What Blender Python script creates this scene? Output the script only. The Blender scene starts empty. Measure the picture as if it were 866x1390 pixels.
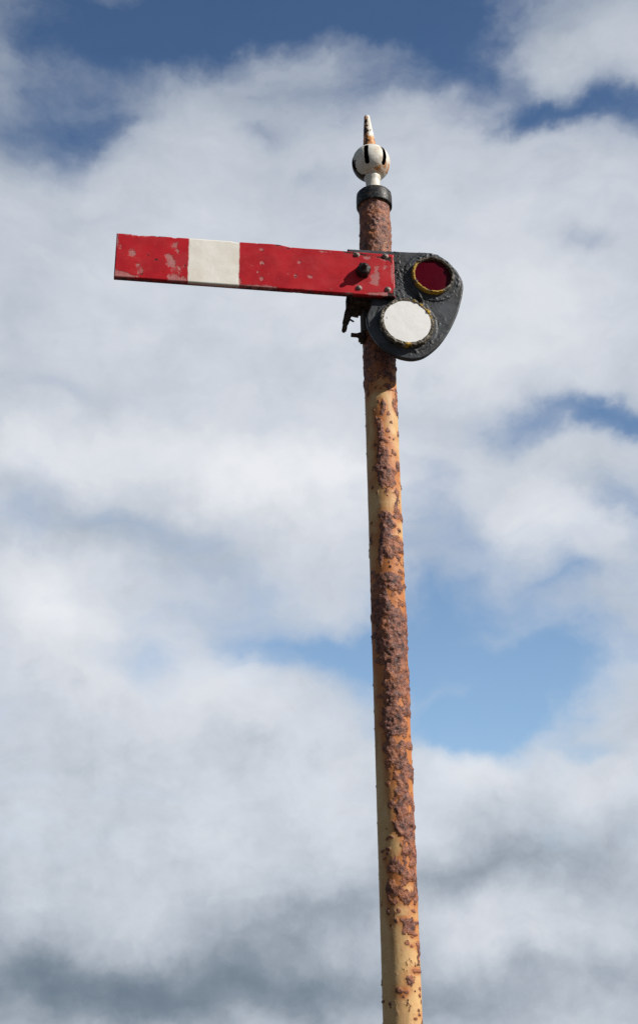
import bpy, bmesh, math, random
import numpy as np
from mathutils import Vector, Matrix, noise

random.seed(4)
scene = bpy.context.scene
COL = scene.collection
PI = math.pi
rad = math.radians

# ------------------------------------------------------------------ sizes (metres)
TURN = rad(8.5)            # the arm is turned a little away from the road it faces
POST_R = 0.0835
POST_TOP = 6.03
VIEW_AZ = rad(-11.7)       # side of the post that faces the viewer, seen from its -y axis


# ------------------------------------------------------------------ helpers
def link(o, parent=None):
    COL.objects.link(o)
    if parent is not None:
        o.parent = parent
    return o


def mesh_obj(name, verts, faces, mat, parent=None, smooth=True, attrs=None):
    me = bpy.data.meshes.new(name)
    me.from_pydata([tuple(v) for v in verts], [], faces)
    bm = bmesh.new()
    bm.from_mesh(me)
    bmesh.ops.recalc_face_normals(bm, faces=bm.faces)
    bm.to_mesh(me)
    bm.free()
    if attrs:
        for k, vals in attrs.items():
            a = me.attributes.new(k, 'FLOAT', 'POINT')
            a.data.foreach_set('value', np.asarray(vals, dtype=np.float32))
    if smooth:
        me.polygons.foreach_set('use_smooth', [True] * len(me.polygons))
    me.materials.append(mat)
    me.update()
    return link(bpy.data.objects.new(name, me), parent)


def bm_obj(name, bm, mat, parent=None, smooth=False):
    bmesh.ops.recalc_face_normals(bm, faces=bm.faces)
    me = bpy.data.meshes.new(name)
    bm.to_mesh(me)
    bm.free()
    if smooth:
        me.polygons.foreach_set('use_smooth', [True] * len(me.polygons))
    me.materials.append(mat)
    return link(bpy.data.objects.new(name, me), parent)


def fbm(x, y, z, octv=4, h=0.9):
    return noise.fractal(Vector((x, y, z)), h, 2.1, octv)


def sstep(a, b, x):
    t = min(1.0, max(0.0, (x - a) / (b - a)))
    return t * t * (3 - 2 * t)


def lathe(profile, seg, axis='Z', bump=None):
    """profile: list of (r, h); closed at both ends with a centre vertex when r == 0"""
    V, Fc = [], []
    rings = []
    for r, h in profile:
        if r < 1e-6:
            rings.append([len(V)])
            V.append((0, 0, h))
            continue
        ids = []
        for k in range(seg):
            a = 2 * PI * k / seg
            rr = r + (bump(a, r, h) if bump else 0)
            ids.append(len(V))
            V.append((rr * math.cos(a), rr * math.sin(a), h))
        rings.append(ids)
    for a, b in zip(rings, rings[1:]):
        n = seg
        for k in range(n):
            k2 = (k + 1) % n
            if len(a) == 1 and len(b) == 1:
                continue
            if len(a) == 1:
                Fc.append((a[0], b[k], b[k2]))
            elif len(b) == 1:
                Fc.append((a[k], a[k2], b[0]))
            else:
                Fc.append((a[k], a[k2], b[k2], b[k]))
    if axis == '-Y':                      # h runs towards -y
        V = [(x, -h, y) for x, y, h in V]
    elif axis == '-X':
        V = [(-h, x, y) for x, y, h in V]
    return V, Fc


def shift(V, d):
    return [(x + d[0], y + d[1], z + d[2]) for x, y, z in V]


# ------------------------------------------------------------------ materials
class NT:
    def __init__(s, name):
        s.m = bpy.data.materials.new(name)
        s.m.use_nodes = True
        s.t = s.m.node_tree
        s.b = s.t.nodes['Principled BSDF']
        s.tc = s.t.nodes.new('ShaderNodeTexCoord')

    def n(s, typ, **kw):
        nd = s.t.nodes.new(typ)
        for k, v in kw.items():
            setattr(nd, k, v)
        return nd

    def put(s, sock, v):
        if hasattr(v, 'is_linked') or isinstance(v, bpy.types.NodeSocket):
            s.t.links.new(v, sock)
        elif v is not None:
            sock.default_value = v

    def noise(s, scale, detail=6, rough=0.6, dist=0.0, stretch=None, lac=2.0):
        nd = s.n('ShaderNodeTexNoise')
        nd.inputs['Scale'].default_value = scale
        nd.inputs['Detail'].default_value = detail
        nd.inputs['Roughness'].default_value = rough
        nd.inputs['Distortion'].default_value = dist
        src = s.tc.outputs['Object']
        if stretch:
            mp = s.n('ShaderNodeMapping')
            mp.inputs['Scale'].default_value = stretch
            s.t.links.new(src, mp.inputs['Vector'])
            src = mp.outputs['Vector']
        s.t.links.new(src, nd.inputs['Vector'])
        return nd.outputs['Fac']

    def voro(s, scale, feature='F1'):
        nd = s.n('ShaderNodeTexVoronoi', feature=feature)
        nd.inputs['Scale'].default_value = scale
        s.t.links.new(s.tc.outputs['Object'], nd.inputs['Vector'])
        return nd.outputs['Distance']

    def attr(s, name):
        nd = s.n('ShaderNodeAttribute', attribute_name=name)
        return nd.outputs['Fac']

    def math(s, op, a, b=None, c=None):
        nd = s.n('ShaderNodeMath', operation=op)
        s.put(nd.inputs[0], a)
        if b is not None:
            s.put(nd.inputs[1], b)
        if c is not None:
            s.put(nd.inputs[2], c)
        return nd.outputs[0]

    def step(s, x, lo, hi):
        nd = s.n('ShaderNodeMapRange', interpolation_type='SMOOTHSTEP')
        s.put(nd.inputs['Value'], x)
        nd.inputs['From Min'].default_value = lo
        nd.inputs['From Max'].default_value = hi
        return nd.outputs['Result']

    def mix(s, fac, a, b):
        nd = s.n('ShaderNodeMix', data_type='RGBA')
        s.put(nd.inputs['Factor'], fac)
        s.put(nd.inputs[6], (*a, 1) if isinstance(a, tuple) else a)
        s.put(nd.inputs[7], (*b, 1) if isinstance(b, tuple) else b)
        return nd.outputs[2]

    def mixf(s, fac, a, b):
        nd = s.n('ShaderNodeMix', data_type='FLOAT')
        s.put(nd.inputs[0], fac)
        s.put(nd.inputs[2], a)
        s.put(nd.inputs[3], b)
        return nd.outputs[0]

    def bump(s, h, dist, strength=1.0, normal=None):
        nd = s.n('ShaderNodeBump')
        nd.inputs['Distance'].default_value = dist
        nd.inputs['Strength'].default_value = strength
        s.put(nd.inputs['Height'], h)
        if normal is not None:
            s.put(nd.inputs['Normal'], normal)
        return nd.outputs['Normal']

    def done(s, color, rough=0.5, normal=None, spec=0.5, metal=0.0):
        s.put(s.b.inputs['Base Color'], (*color, 1) if isinstance(color, tuple) else color)
        s.put(s.b.inputs['Roughness'], rough)
        s.put(s.b.inputs['Specular IOR Level'], spec)
        s.put(s.b.inputs['Metallic'], metal)
        if normal is not None:
            s.put(s.b.inputs['Normal'], normal)
        return s.m


def mat_post():
    s = NT('rusty_cream_paint')
    rust = s.attr('rust')
    stain = s.attr('stain')
    fine = s.noise(60, 8, 0.72)
    mid = s.noise(22, 6, 0.62)
    streak = s.noise(14, 5, 0.6, stretch=(1, 1, 0.18))
    r = s.math('ADD', rust, s.math('MULTIPLY', s.math('SUBTRACT', fine, 0.5), 1.0))
    rf = s.step(r, 0.36, 0.60)
    cream = s.mix(s.step(mid, 0.35, 0.7), (0.66, 0.405, 0.17), (0.74, 0.50, 0.245))
    cream = s.mix(s.step(streak, 0.52, 0.72), cream, (0.52, 0.27, 0.10))
    cream = s.mix(s.math('MULTIPLY', s.step(s.noise(30, 7, 0.7, stretch=(1, 1, .08)), 0.54, 0.70), 0.45), cream, (0.34, 0.19, 0.09))
    st = s.math('ADD', stain, s.math('MULTIPLY', s.math('SUBTRACT', mid, 0.5), 0.7))
    cream = s.mix(s.step(st, 0.02, 0.95), cream, (0.50, 0.175, 0.050))
    specks = s.step(s.noise(95, 4, 0.6), 0.63, 0.72)
    cream = s.mix(s.math('MULTIPLY', specks, 0.8), cream, (0.20, 0.075, 0.03))
    rc = s.mix(s.step(s.noise(38, 8, 0.75), 0.36, 0.64), (0.032, 0.010, 0.010), (0.36, 0.125, 0.070))
    rc = s.mix(s.math('MULTIPLY', s.step(s.noise(15, 6, 0.7), 0.45, 0.68), 0.85), rc, (0.46, 0.15, 0.045))
    rc = s.mix(s.step(s.noise(75, 6, 0.75), 0.55, 0.70), rc, (0.50, 0.30, 0.26))
    col = s.mix(rf, cream, rc)
    h = s.math('ADD', s.math('MULTIPLY', s.noise(42, 8, 0.7), rf), s.math('MULTIPLY', mid, 0.15))
    nrm = s.bump(h, 0.010, 1.0)
    rough = s.mixf(rf, 0.6, s.mixf(s.step(fine, 0.4, 0.65), 0.6, 0.36))
    return s.done(col, rough, nrm, s.mixf(rf, 0.4, 0.5))


def mat_arm():
    s = NT('peeling_red_enamel')
    wear, chip, band = s.attr('wear'), s.attr('chip'), s.attr('band')
    fine = s.mixf(0.5, s.noise(110, 8, 0.75), s.noise(30, 6, 0.7))
    mid = s.noise(9, 5, 0.6)
    red = s.mix(s.step(mid, 0.3, 0.7), (0.40, 0.010, 0.017), (0.53, 0.016, 0.024))
    w = s.math('ADD', wear, s.math('MULTIPLY', s.math('SUBTRACT', fine, 0.5), 3.0))
    pink = s.mix(s.step(s.noise(40, 6, 0.7), 0.3, 0.7), (0.42, 0.12, 0.12), (0.52, 0.215, 0.20))
    chalk = s.step(s.noise(5, 7, 0.7, stretch=(1, 1, 1.6)), 0.42, 0.72)
    red = s.mix(s.math('MULTIPLY', chalk, 0.22), red, (0.56, 0.10, 0.10))
    red = s.mix(s.step(w, 0.42, 0.62), red, pink)
    scr = s.step(s.noise(60, 4, 0.65, stretch=(0.35, 1, 1.6)), 0.70, 0.78)
    red = s.mix(s.math('MULTIPLY', scr, 0.5), red, (0.5, 0.2, 0.19))
    white = s.mix(s.step(s.noise(8, 7, 0.65), 0.35, 0.75), (0.90, 0.87, 0.80), (0.80, 0.755, 0.66))
    white = s.mix(s.math('MULTIPLY', s.step(s.noise(30, 5, 0.6, stretch=(1, 1, .35)), 0.66, 0.8), 0.5), white, (0.42, 0.34, 0.22))
    col = s.mix(band, red, white)
    c = s.math('ADD', chip, s.math('MULTIPLY', s.math('SUBTRACT', s.noise(90, 6, 0.75), 0.5), 1.2))
    cf = s.step(c, 0.48, 0.58)
    col = s.mix(cf, col, (0.035, 0.018, 0.016))
    h = s.math('SUBTRACT', s.math('MULTIPLY', s.noise(14, 4, 0.5), 0.6), s.math('ADD', s.math('MULTIPLY', s.step(w, 0.46, 0.6), 0.22), s.math('MULTIPLY', cf, 0.6)))
    nrm = s.bump(h, 0.0035, 0.8)
    rough = s.mixf(s.step(w, 0.46, 0.6), 0.46, 0.7)
    return s.done(col, rough, nrm, 0.2)


def mat_black(name='weathered_black_paint', tone=0.042, crust=1.0, extra=0.0):
    s = NT(name)
    n1 = s.noise(26, 8, 0.72)
    n2 = s.noise(85, 6, 0.7)
    n3 = s.noise(7, 5, 0.6)
    base = s.mix(s.step(n3, 0.35, 0.7), (tone * 0.75, tone * 0.78, tone * 0.82), (tone * 1.62, tone * 1.82, tone * 2.1))
    base = s.mix(s.step(n1, 0.56, 0.66), base, (tone * .3, tone * .3, tone * .3))
    base = s.mix(s.math('MULTIPLY', s.step(s.noise(60, 7, 0.75, dist=0.6), 0.645 - extra, 0.71 - extra), crust), base, (0.23, 0.225, 0.20))
    base = s.mix(s.math('MULTIPLY', s.step(s.noise(21, 8, 0.75), 0.61 - extra, 0.72 - extra), 0.6 * crust), base, (0.15, 0.10, 0.065))
    base = s.mix(s.math('MULTIPLY', s.step(s.noise(130, 4, 0.7), 0.64, 0.72), 0.7 * crust), base, (0.30, 0.29, 0.27))
    h = s.math('ADD', s.math('MULTIPLY', n1, 0.7), s.math('MULTIPLY', n2, 0.35))
    nrm = s.bump(h, 0.005, 0.28)
    return s.done(base, s.mixf(s.step(n2, 0.35, 0.65), 0.4, 0.62), nrm, 0.3)


def mat_rim():
    s = NT('lichen_crusted_iron')
    li = s.attr('lichen')
    n1 = s.noise(75, 8, 0.75)
    n2 = s.noise(38, 6, 0.7)
    base = s.mix(s.step(n1, 0.36, 0.62), (0.020, 0.017, 0.015), (0.20, 0.17, 0.13))
    base = s.mix(s.step(n2, 0.52, 0.64), base, (0.46, 0.43, 0.36))
    l = s.math('ADD', li, s.math('MULTIPLY', s.math('SUBTRACT', s.noise(42, 8, 0.75), 0.5), 2.4))
    yel = s.mix(n1, (0.34, 0.17, 0.02), (0.80, 0.55, 0.10))
    col = s.mix(s.step(l, 0.45, 0.58), base, yel)
    nrm = s.bump(s.math('ADD', n1, n2), 0.010, 1.0)
    return s.done(col, 0.8, nrm, 0.25)


def mat_finial():
    s = NT('rust_stained_white_paint')
    dk, st = s.attr('dark'), s.attr('stain')
    f = s.noise(60, 8, 0.72)
    m = s.noise(18, 6, 0.65)
    w = s.mix(s.step(m, 0.35, 0.72), (0.84, 0.82, 0.76), (0.62, 0.54, 0.40))
    q = s.math('ADD', st, s.math('MULTIPLY', s.math('SUBTRACT', f, 0.5), 0.9))
    w = s.mix(s.step(q, 0.22, 0.62), w, s.mix(s.step(f, .4, .62), (0.48, 0.16, 0.035), (0.68, 0.36, 0.14)))
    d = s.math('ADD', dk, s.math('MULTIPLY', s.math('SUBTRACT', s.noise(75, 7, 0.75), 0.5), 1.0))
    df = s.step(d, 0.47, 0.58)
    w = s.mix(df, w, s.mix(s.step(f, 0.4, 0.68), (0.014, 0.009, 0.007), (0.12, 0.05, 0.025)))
    nrm = s.bump(s.math('SUBTRACT', s.math('MULTIPLY', f, 0.4), s.math('MULTIPLY', df, 0.4)), 0.004, 0.8)
    return s.done(w, 0.5, nrm, 0.4)


def mat_plain(name, a, b, scale, rough, spec=0.5, bump=0.0, lo=0.35, hi=0.7):
    s = NT(name)
    n1 = s.noise(scale, 7, 0.68)
    col = s.mix(s.step(n1, lo, hi), a, b)
    nrm = s.bump(n1, bump, 0.8) if bump else None
    return s.done(col, rough, nrm, spec)


def mat_lens():
    s = NT('dark_red_glass')
    n1 = s.noise(12, 4, 0.5)
    col = s.mix(n1, (0.062, 0.0004, 0.005), (0.09, 0.0008, 0.009))
    dust = s.step(s.noise(90, 7, 0.7), 0.66, 0.78)
    col = s.mix(s.math('MULTIPLY', dust, 0.12), col, (0.25, 0.1, 0.08))
    nrm = s.bump(n1, 0.001, 0.4)
    return s.done(col, s.mixf(s.noise(30, 5, 0.6), 0.16, 0.34), nrm, 0.12)


def mat_disc():
    s = NT('white_roundel_paint')
    n1 = s.noise(16, 7, 0.66)
    col = s.mix(s.step(n1, 0.35, 0.75), (0.94, 0.935, 0.92), (0.91, 0.90, 0.865))
    col = s.mix(s.step(s.noise(85, 5, 0.6), 0.68, 0.74), col, (0.42, 0.36, 0.27))
    e = s.math('ADD', s.attr('edge'), s.math('MULTIPLY', s.math('SUBTRACT', s.noise(40, 6, 0.7), 0.5), 0.7))
    col = s.mix(s.step(e, 0.75, 1.0), col, (0.22, 0.19, 0.14))
    col = s.mix(s.step(s.math('ADD', s.attr('scuff'), s.math('MULTIPLY', s.math('SUBTRACT', s.noise(70, 6, 0.7), 0.5), 0.6)), .5, .6), col, (0.06, 0.11, 0.14))
    return s.done(col, 0.5, s.bump(n1, 0.002, 0.5), 0.4)


def mat_ground():
    s = NT('stone_ballast')
    v = s.voro(16)
    n1 = s.noise(0.5, 8, 0.7)
    n2 = s.noise(9, 6, 0.7)
    col = s.mix(s.step(n2, 0.35, 0.7), (0.075, 0.062, 0.050), (0.16, 0.135, 0.11))
    col = s.mix(s.step(n1, 0.5, 0.75), col, (0.06, 0.05, 0.035))
    return s.done(col, 0.9, s.bump(v, 0.05, 0.9), 0.2)


M_POST, M_ARM, M_BLACK = mat_post(), mat_arm(), mat_black()
M_CAP = mat_black('chipped_black_paint', 0.015, 1.0, 0.085)
M_RIM, M_FIN, M_LENS, M_DISC = mat_rim(), mat_finial(), mat_lens(), mat_disc()
M_IRON = mat_plain('dark_rusty_iron', (0.022, 0.016, 0.014), (0.11, 0.065, 0.045), 45, 0.7, 0.4, 0.006)
M_DARK = mat_plain('dark_cavity', (0.012, 0.008, 0.006), (0.03, 0.018, 0.012), 40, 0.9, 0.1)  # near-black colour for the ball's inner faces and slot edges
M_RIVET = mat_plain('worn_rivet_steel', (0.10, 0.055, 0.045), (0.34, 0.25, 0.21), 90, 0.42, 0.6, 0.002)
M_BOLT = mat_plain('tarred_bolt_iron', (0.008, 0.005, 0.005), (0.035, 0.016, 0.014), 70, 0.5, 0.35, 0.005)

# ------------------------------------------------------------------ the signal
signal = bpy.data.objects.new('semaphore_signal', None)
link(signal)
signal.rotation_euler = (0, 0, TURN)
signal['label'] = 'old railway semaphore signal with a red and white arm on a rusty cream post'
signal['category'] = 'railway signal'

# rust patches on the post: height, side (-1 left .. 1 right as the front shows it), half height, half width, strength
RUST = [
    (2.59, 0.5, 0.427, 0.78, 0.12), (2.187, 0.5, 0.329, 0.66, 0.1), (1.892, 0.5, 0.279, 0.55, 0.08), (2.15, 0.3, 0.051, 0.44000000000000006, 0.12),
    (5.242, 0, 0.335, 1.1, 0.8), (5.039, 0.1, 0.136, 0.8800000000000001, 0.6), (4.939, 0.25, 0.075, 0.44000000000000006, 0.6), (4.99, -0.92, 0.086, 0.22000000000000003, 0.8),
    (4.881, -0.9, 0.074, 0.132, 0.6), (4.91, -0.4, 0.054, 0.22000000000000003, 0.4), (4.781, -0.78, 0.047, 0.11000000000000001, 0.7), (4.827, -0.55, 0.026, 0.08800000000000001, 0.5),
    (4.699, 0.12, 0.021, 0.11000000000000001, 0.8), (4.724, 0.78, 0.021, 0.08800000000000001, 0.7), (4.77, 0.92, 0.031, 0.066, 0.7), (4.643, 0.05, 0.021, 0.15400000000000003, 0.8),
    (4.621, -0.38, 0.031, 0.132, 0.8), (4.585, -0.2, 0.026, 0.132, 0.6), (4.53, -0.12, 0.071, 0.165, 1.0), (4.472, -0.1, 0.061, 0.14300000000000002, 0.9),
    (4.405, 0, 0.06, 0.28600000000000003, 1.1), (4.348, 0.0, 0.08, 0.37400000000000005, 1.1), (4.283, -0.12, 0.049, 0.33, 0.6400000000000001), (4.281, -0.55, 0.03, 0.17600000000000002, 0.5599999999999999),
    (4.439, 0.62, 0.02, 0.132, 0.8), (4.364, 0.86, 0.025, 0.099, 0.8), (4.483, 0.4, 0.015, 0.132, 0.4), (4.286, 0.35, 0.03, 0.17600000000000002, 0.5599999999999999),
    (4.256, 0.52, 0.034, 0.198, 0.7200000000000001), (4.21, 0.8, 0.024, 0.08800000000000001, 0.48), (4.184, -0.3, 0.049, 0.22000000000000003, 0.27999999999999997), (4.321, 0.5, 0.04, 0.22000000000000003, 0.5),
    (4.676, 0.93, 0.031, 0.05500000000000001, 0.7), (4.551, 0.95, 0.025, 0.05500000000000001, 0.7), (4.134, 0.6, 0.019, 0.132, 0.6400000000000001), (4.106, 0.72, 0.024, 0.17600000000000002, 0.6400000000000001),
    (4.092, 0.95, 0.029, 0.11000000000000001, 0.5599999999999999), (4.076, -0.05, 0.029, 0.24200000000000002, 0.5599999999999999), (4.029, 0.1, 0.048, 0.30800000000000005, 0.8), (3.966, 0.0, 0.066, 0.37400000000000005, 0.8800000000000001),
    (3.908, 0.05, 0.056, 0.396, 0.8), (3.884, -0.38, 0.037, 0.17600000000000002, 0.6400000000000001), (3.837, -0.32, 0.028, 0.132, 0.5599999999999999), (3.952, 0.55, 0.028, 0.15400000000000003, 0.5599999999999999),
    (3.926, 0.82, 0.023, 0.132, 0.6400000000000001), (3.863, 0.2, 0.028, 0.15400000000000003, 0.4), (3.834, 0.95, 0.023, 0.066, 0.48), (4.029, -0.85, 0.019, 0.08800000000000001, 0.32000000000000006),
    (3.982, -0.85, 0.028, 0.11000000000000001, 0.32000000000000006), (3.759, -0.4, 0.037, 0.33, 0.8), (3.754, 0.3, 0.032, 0.30800000000000005, 0.9), (3.726, 0.5, 0.032, 0.44000000000000006, 0.8),
    (3.695, -0.4, 0.073, 0.33, 0.9), (3.628, -0.4, 0.081, 0.385, 1.0), (3.552, -0.2, 0.08, 0.44000000000000006, 1.0), (3.479, 0, 0.08, 0.55, 1.0),
    (3.414, 0.1, 0.079, 0.55, 1.0), (3.583, 0.35, 0.054, 0.33, 0.6), (3.512, 0.5, 0.071, 0.44000000000000006, 0.8), (3.423, 0.6, 0.07, 0.44000000000000006, 0.8),
    (3.57, 0.95, 0.089, 0.132, 0.6), (3.629, -0.8, 0.113, 0.22000000000000003, 0.4), (3.407, -0.7, 0.087, 0.22000000000000003, 0.4), (3.336, 0.2, 0.069, 0.55, 1.0),
    (3.265, 0.1, 0.06, 0.49500000000000005, 1.0), (3.284, 0.8, 0.052, 0.22000000000000003, 0.7), (3.206, 0.3, 0.06, 0.55, 0.9), (3.153, -0.1, 0.042, 0.33, 0.6),
    (3.179, 0.9, 0.059, 0.15400000000000003, 0.8), (3.091, 0.1, 0.05, 0.49500000000000005, 1.0), (3.033, -0.1, 0.05, 0.49500000000000005, 1.1), (3.118, 0.75, 0.042, 0.22000000000000003, 0.6),
    (2.986, 0.6, 0.049, 0.22000000000000003, 0.5), (2.942, -0.25, 0.033, 0.325, 1.0), (2.915, 0.05, 0.037, 0.39, 1.0), (2.883, 0.4, 0.032, 0.325, 0.8),
    (2.859, -0.32, 0.028, 0.18200000000000002, 0.8), (2.837, 0.75, 0.04, 0.26, 0.6), (2.809, 0.12, 0.02, 0.18200000000000002, 0.9), (2.824, 0.9, 0.04, 0.13, 0.7),
    (2.757, 0.4, 0.032, 0.325, 0.9), (2.702, 0.4, 0.047, 0.36400000000000005, 0.9), (2.757, -0.38, 0.028, 0.156, 0.7), (2.685, -0.3, 0.024, 0.156, 0.5),
    (2.647, 0.35, 0.031, 0.312, 0.8), (2.621, 0.35, 0.031, 0.26, 0.8), (2.634, 0.9, 0.055, 0.13, 0.6), (2.563, 0.32, 0.023, 0.28600000000000003, 1.0),
    (2.566, 0.05, 0.012, 0.13, 0.6), (2.472, 0.42, 0.05, 0.14300000000000002, 0.9), (2.533, 0.62, 0.015, 0.156, 0.7), (2.498, 0.82, 0.054, 0.156, 0.9),
    (2.42, 0.85, 0.038, 0.13, 0.8), (2.421, -0.25, 0.026, 0.20800000000000002, 0.9), (2.402, 0.05, 0.023, 0.26, 1.0), (2.388, 0.35, 0.019, 0.23399999999999999, 0.8),
    (2.37, 0.6, 0.019, 0.20800000000000002, 0.8), (2.326, -0.45, 0.03, 0.195, 1.0), (2.344, -0.35, 0.019, 0.156, 0.6), (2.304, -0.05, 0.015, 0.20800000000000002, 0.8),
    (2.286, 0.25, 0.015, 0.18200000000000002, 0.9), (2.268, 0.42, 0.015, 0.13, 0.7), (2.327, 0.9, 0.045, 0.10400000000000001, 0.8), (2.274, 0.85, 0.022, 0.10400000000000001, 0.6),
    (2.281, -0.5, 0.015, 0.10400000000000001, 0.7), (2.448, -0.62, 0.009, 0.078, 0.9), (2.268, -0.86, 0.015, 0.078, 0.7), (2.22, -0.55, 0.018, 0.10400000000000001, 0.8),
    (2.165, -0.45, 0.013, 0.07700000000000001, 0.9), (2.165, 0.3, 0.018, 0.132, 0.8), (2.186, 0.4, 0.018, 0.11000000000000001, 0.6), (2.164, 0.72, 0.022, 0.132, 0.8),
    (2.141, 0.2, 0.015, 0.11000000000000001, 0.6), (2.148, 0.5, 0.015, 0.132, 0.5), (2.093, 0.82, 0.014, 0.11000000000000001, 0.7), (2.076, 0.95, 0.018, 0.066, 0.7),
    (1.95, 0.5, 0.021, 0.22000000000000003, 0.7), (1.906, -0.3, 0.017, 0.132, 0.6), (4.089, 0.91, 0.007, 0.07518519347174193, 0.52), (2.95, 0.45, 0.007, 0.0900849626156372, 0.41),
    (3.95, 0.89, 0.013, 0.13926686007310765, 0.73), (4.542, 0.44, 0.008, 0.07743955850167313, 0.43), (4.053, -0.78, 0.012, 0.12482032115886066, 0.47), (4.684, 0.88, 0.008, 0.08148744574142817, 0.83),
    (3.31, 0.49, 0.013, 0.15217062399641412, 0.61), (4.318, 0.57, 0.014, 0.13688120818910288, 0.87), (2.704, 0.61, 0.008, 0.10108690975399287, 0.85), (3.832, 0.13, 0.01, 0.10435927184796816, 0.82),
    (2.059, -0.61, 0.011, 0.1599210508141702, 0.41), (3.374, 0.46, 0.009, 0.10738216247506056, 0.44), (4.643, 0.43, 0.015, 0.1430946691738649, 0.66), (4.347, 0.86, 0.016, 0.16467382307184977, 0.43),
    (4.854, -0.68, 0.015, 0.14104186045582914, 0.58), (1.868, -0.94, 0.005, 0.07273326382675209, 0.84), (2.118, 0.61, 0.006, 0.08444647019420248, 0.62), (4.595, 0.54, 0.015, 0.14568771383751392, 0.59),
    (4.503, 0.67, 0.012, 0.11811492894504783, 0.45), (3.347, -0.74, 0.011, 0.13218790568219976, 0.81), (3.097, 0.94, 0.01, 0.1168195780834315, 0.56), (3.538, 0.27, 0.011, 0.1279835474713266, 0.85),
    (2.46, 0.84, 0.01, 0.12990073534082822, 0.44), (3.435, 0.81, 0.01, 0.11829408305548457, 0.71), (1.986, 0.71, 0.011, 0.1487588830361903, 0.58), (3.4, -0.0, 0.008, 0.09355123527108179, 0.43),
    (2.488, -0.43, 0.01, 0.1291220800300439, 0.81), (1.813, 0.83, 0.007, 0.09439957836911339, 0.61), (3.622, 0.8, 0.008, 0.09165656534400886, 0.81), (2.882, 0.65, 0.012, 0.1460104483700988, 0.59),
    (2.71, 0.56, 0.011, 0.14529161694902745, 0.47), (2.839, 0.18, 0.009, 0.11264027819189826, 0.73), (3.878, 0.21, 0.014, 0.1531677084520842, 0.73), (3.765, -0.88, 0.012, 0.1320308850243229, 0.58),
    (2.227, 0.74, 0.007, 0.08889962630713603, 0.88), (4.678, 0.91, 0.011, 0.11012251190324958, 0.48), (3.846, -0.61, 0.015, 0.16121866359130346, 0.43), (2.338, 0.25, 0.007, 0.09620698706450637, 0.52),
    (3.177, -0.74, 0.014, 0.16640234550150185, 0.87), (4.407, -0.32, 0.008, 0.08016938127233597, 0.62), (2.598, 0.69, 0.008, 0.10814998905935513, 0.87), (2.942, 0.91, 0.013, 0.15352222524574421, 0.77),
    (2.357, 0.33, 0.011, 0.1499687637844853, 0.82), (3.902, 0.55, 0.014, 0.14735737334998497, 0.68), (3.519, 0.53, 0.007, 0.07909322278539262, 0.6), (4.802, 0.93, 0.011, 0.10417516978999623, 0.41),
    (1.798, 0.65, 0.008, 0.11155815863106418, 0.78), (2.189, 0.14, 0.008, 0.10393840546340556, 0.89), (2.534, -0.24, 0.012, 0.16134243730688638, 0.73), (3.245, 0.31, 0.011, 0.12430541491479459, 0.87),
    (2.427, -0.12, 0.011, 0.14011719113143525, 0.86), (2.685, 0.31, 0.009, 0.11765910289721837, 0.64), (3.244, 0.22, 0.012, 0.14525854539578437, 0.79), (2.462, 0.33, 0.007, 0.09562480802567119, 0.83),
    (3.339, 0.54, 0.009, 0.10076915582205748, 0.69), (2.477, 0.63, 0.008, 0.10283998087299145, 0.69), (4.151, 0.06, 0.011, 0.11708945941669306, 0.42), (3.024, 0.33, 0.011, 0.1302697187171248, 0.53),
    (2.082, -0.57, 0.008, 0.11097695160795407, 0.56), (4.829, -0.94, 0.013, 0.12425636100451813, 0.72), (4.873, 0.62, 0.012, 0.10811682534802508, 0.86), (4.939, 0.94, 0.012, 0.11482020486098422, 0.89),
    (2.537, 0.9, 0.009, 0.11732607445202421, 0.44), (2.703, 0.79, 0.013, 0.16028685862614273, 0.62), (4.716, -0.16, 0.01, 0.09513855755149699, 0.78), (3.768, 0.15, 0.009, 0.09297801378450177, 0.66),
    (2.858, -0.17, 0.007, 0.08556426200661126, 0.8), (2.713, 0.79, 0.007, 0.08225637230953144, 0.81), (4.029, 0.48, 0.015, 0.15756933822962668, 0.83), (1.853, 0.64, 0.005, 0.07634353828022684, 0.57),
    (1.917, 0.93, 0.01, 0.13893518150562145, 0.5), (2.614, 0.33, 0.008, 0.09899696433991707, 0.69), (2.692, 0.44, 0.013, 0.1588376444938364, 0.6), (2.388, 0.44, 0.008, 0.10779544482522586, 0.41),
    (3.692, 0.43, 0.006, 0.06830130598575807, 0.41), (2.567, 0.38, 0.012, 0.15430144884735406, 0.45), (4.268, -0.84, 0.012, 0.12141681191439939, 0.5), (2.777, 0.4, 0.011, 0.13753572080009369, 0.86),
    (2.857, 0.75, 0.01, 0.1295329401457559, 0.89), (1.903, -0.03, 0.011, 0.1546435766950577, 0.73), (2.606, 0.55, 0.013, 0.16064049361802835, 0.66), (2.096, 0.34, 0.011, 0.15824525107663848, 0.68),
    (1.901, 0.25, 0.007, 0.09646750129209304, 0.84), (2.006, 0.73, 0.008, 0.1104985673862368, 0.49), (3.027, 0.65, 0.006, 0.07349130400626615, 0.6), (3.032, 0.73, 0.01, 0.1235186789713016, 0.75),
    (3.364, 0.13, 0.008, 0.09715344790566623, 0.66), (3.199, 0.18, 0.008, 0.09213415135582025, 0.85), (4.51, 0.47, 0.008, 0.07671521605863624, 0.82), (4.803, 0.49, 0.014, 0.13368230972694242, 0.86),
    (3.409, 0.43, 0.013, 0.1499680678990313, 0.79), (2.526, -0.5, 0.007, 0.0878521764956242, 0.66), (2.262, -0.31, 0.011, 0.14652129746841394, 0.65), (2.994, 0.93, 0.007, 0.08030316125821621, 0.59),
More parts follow.
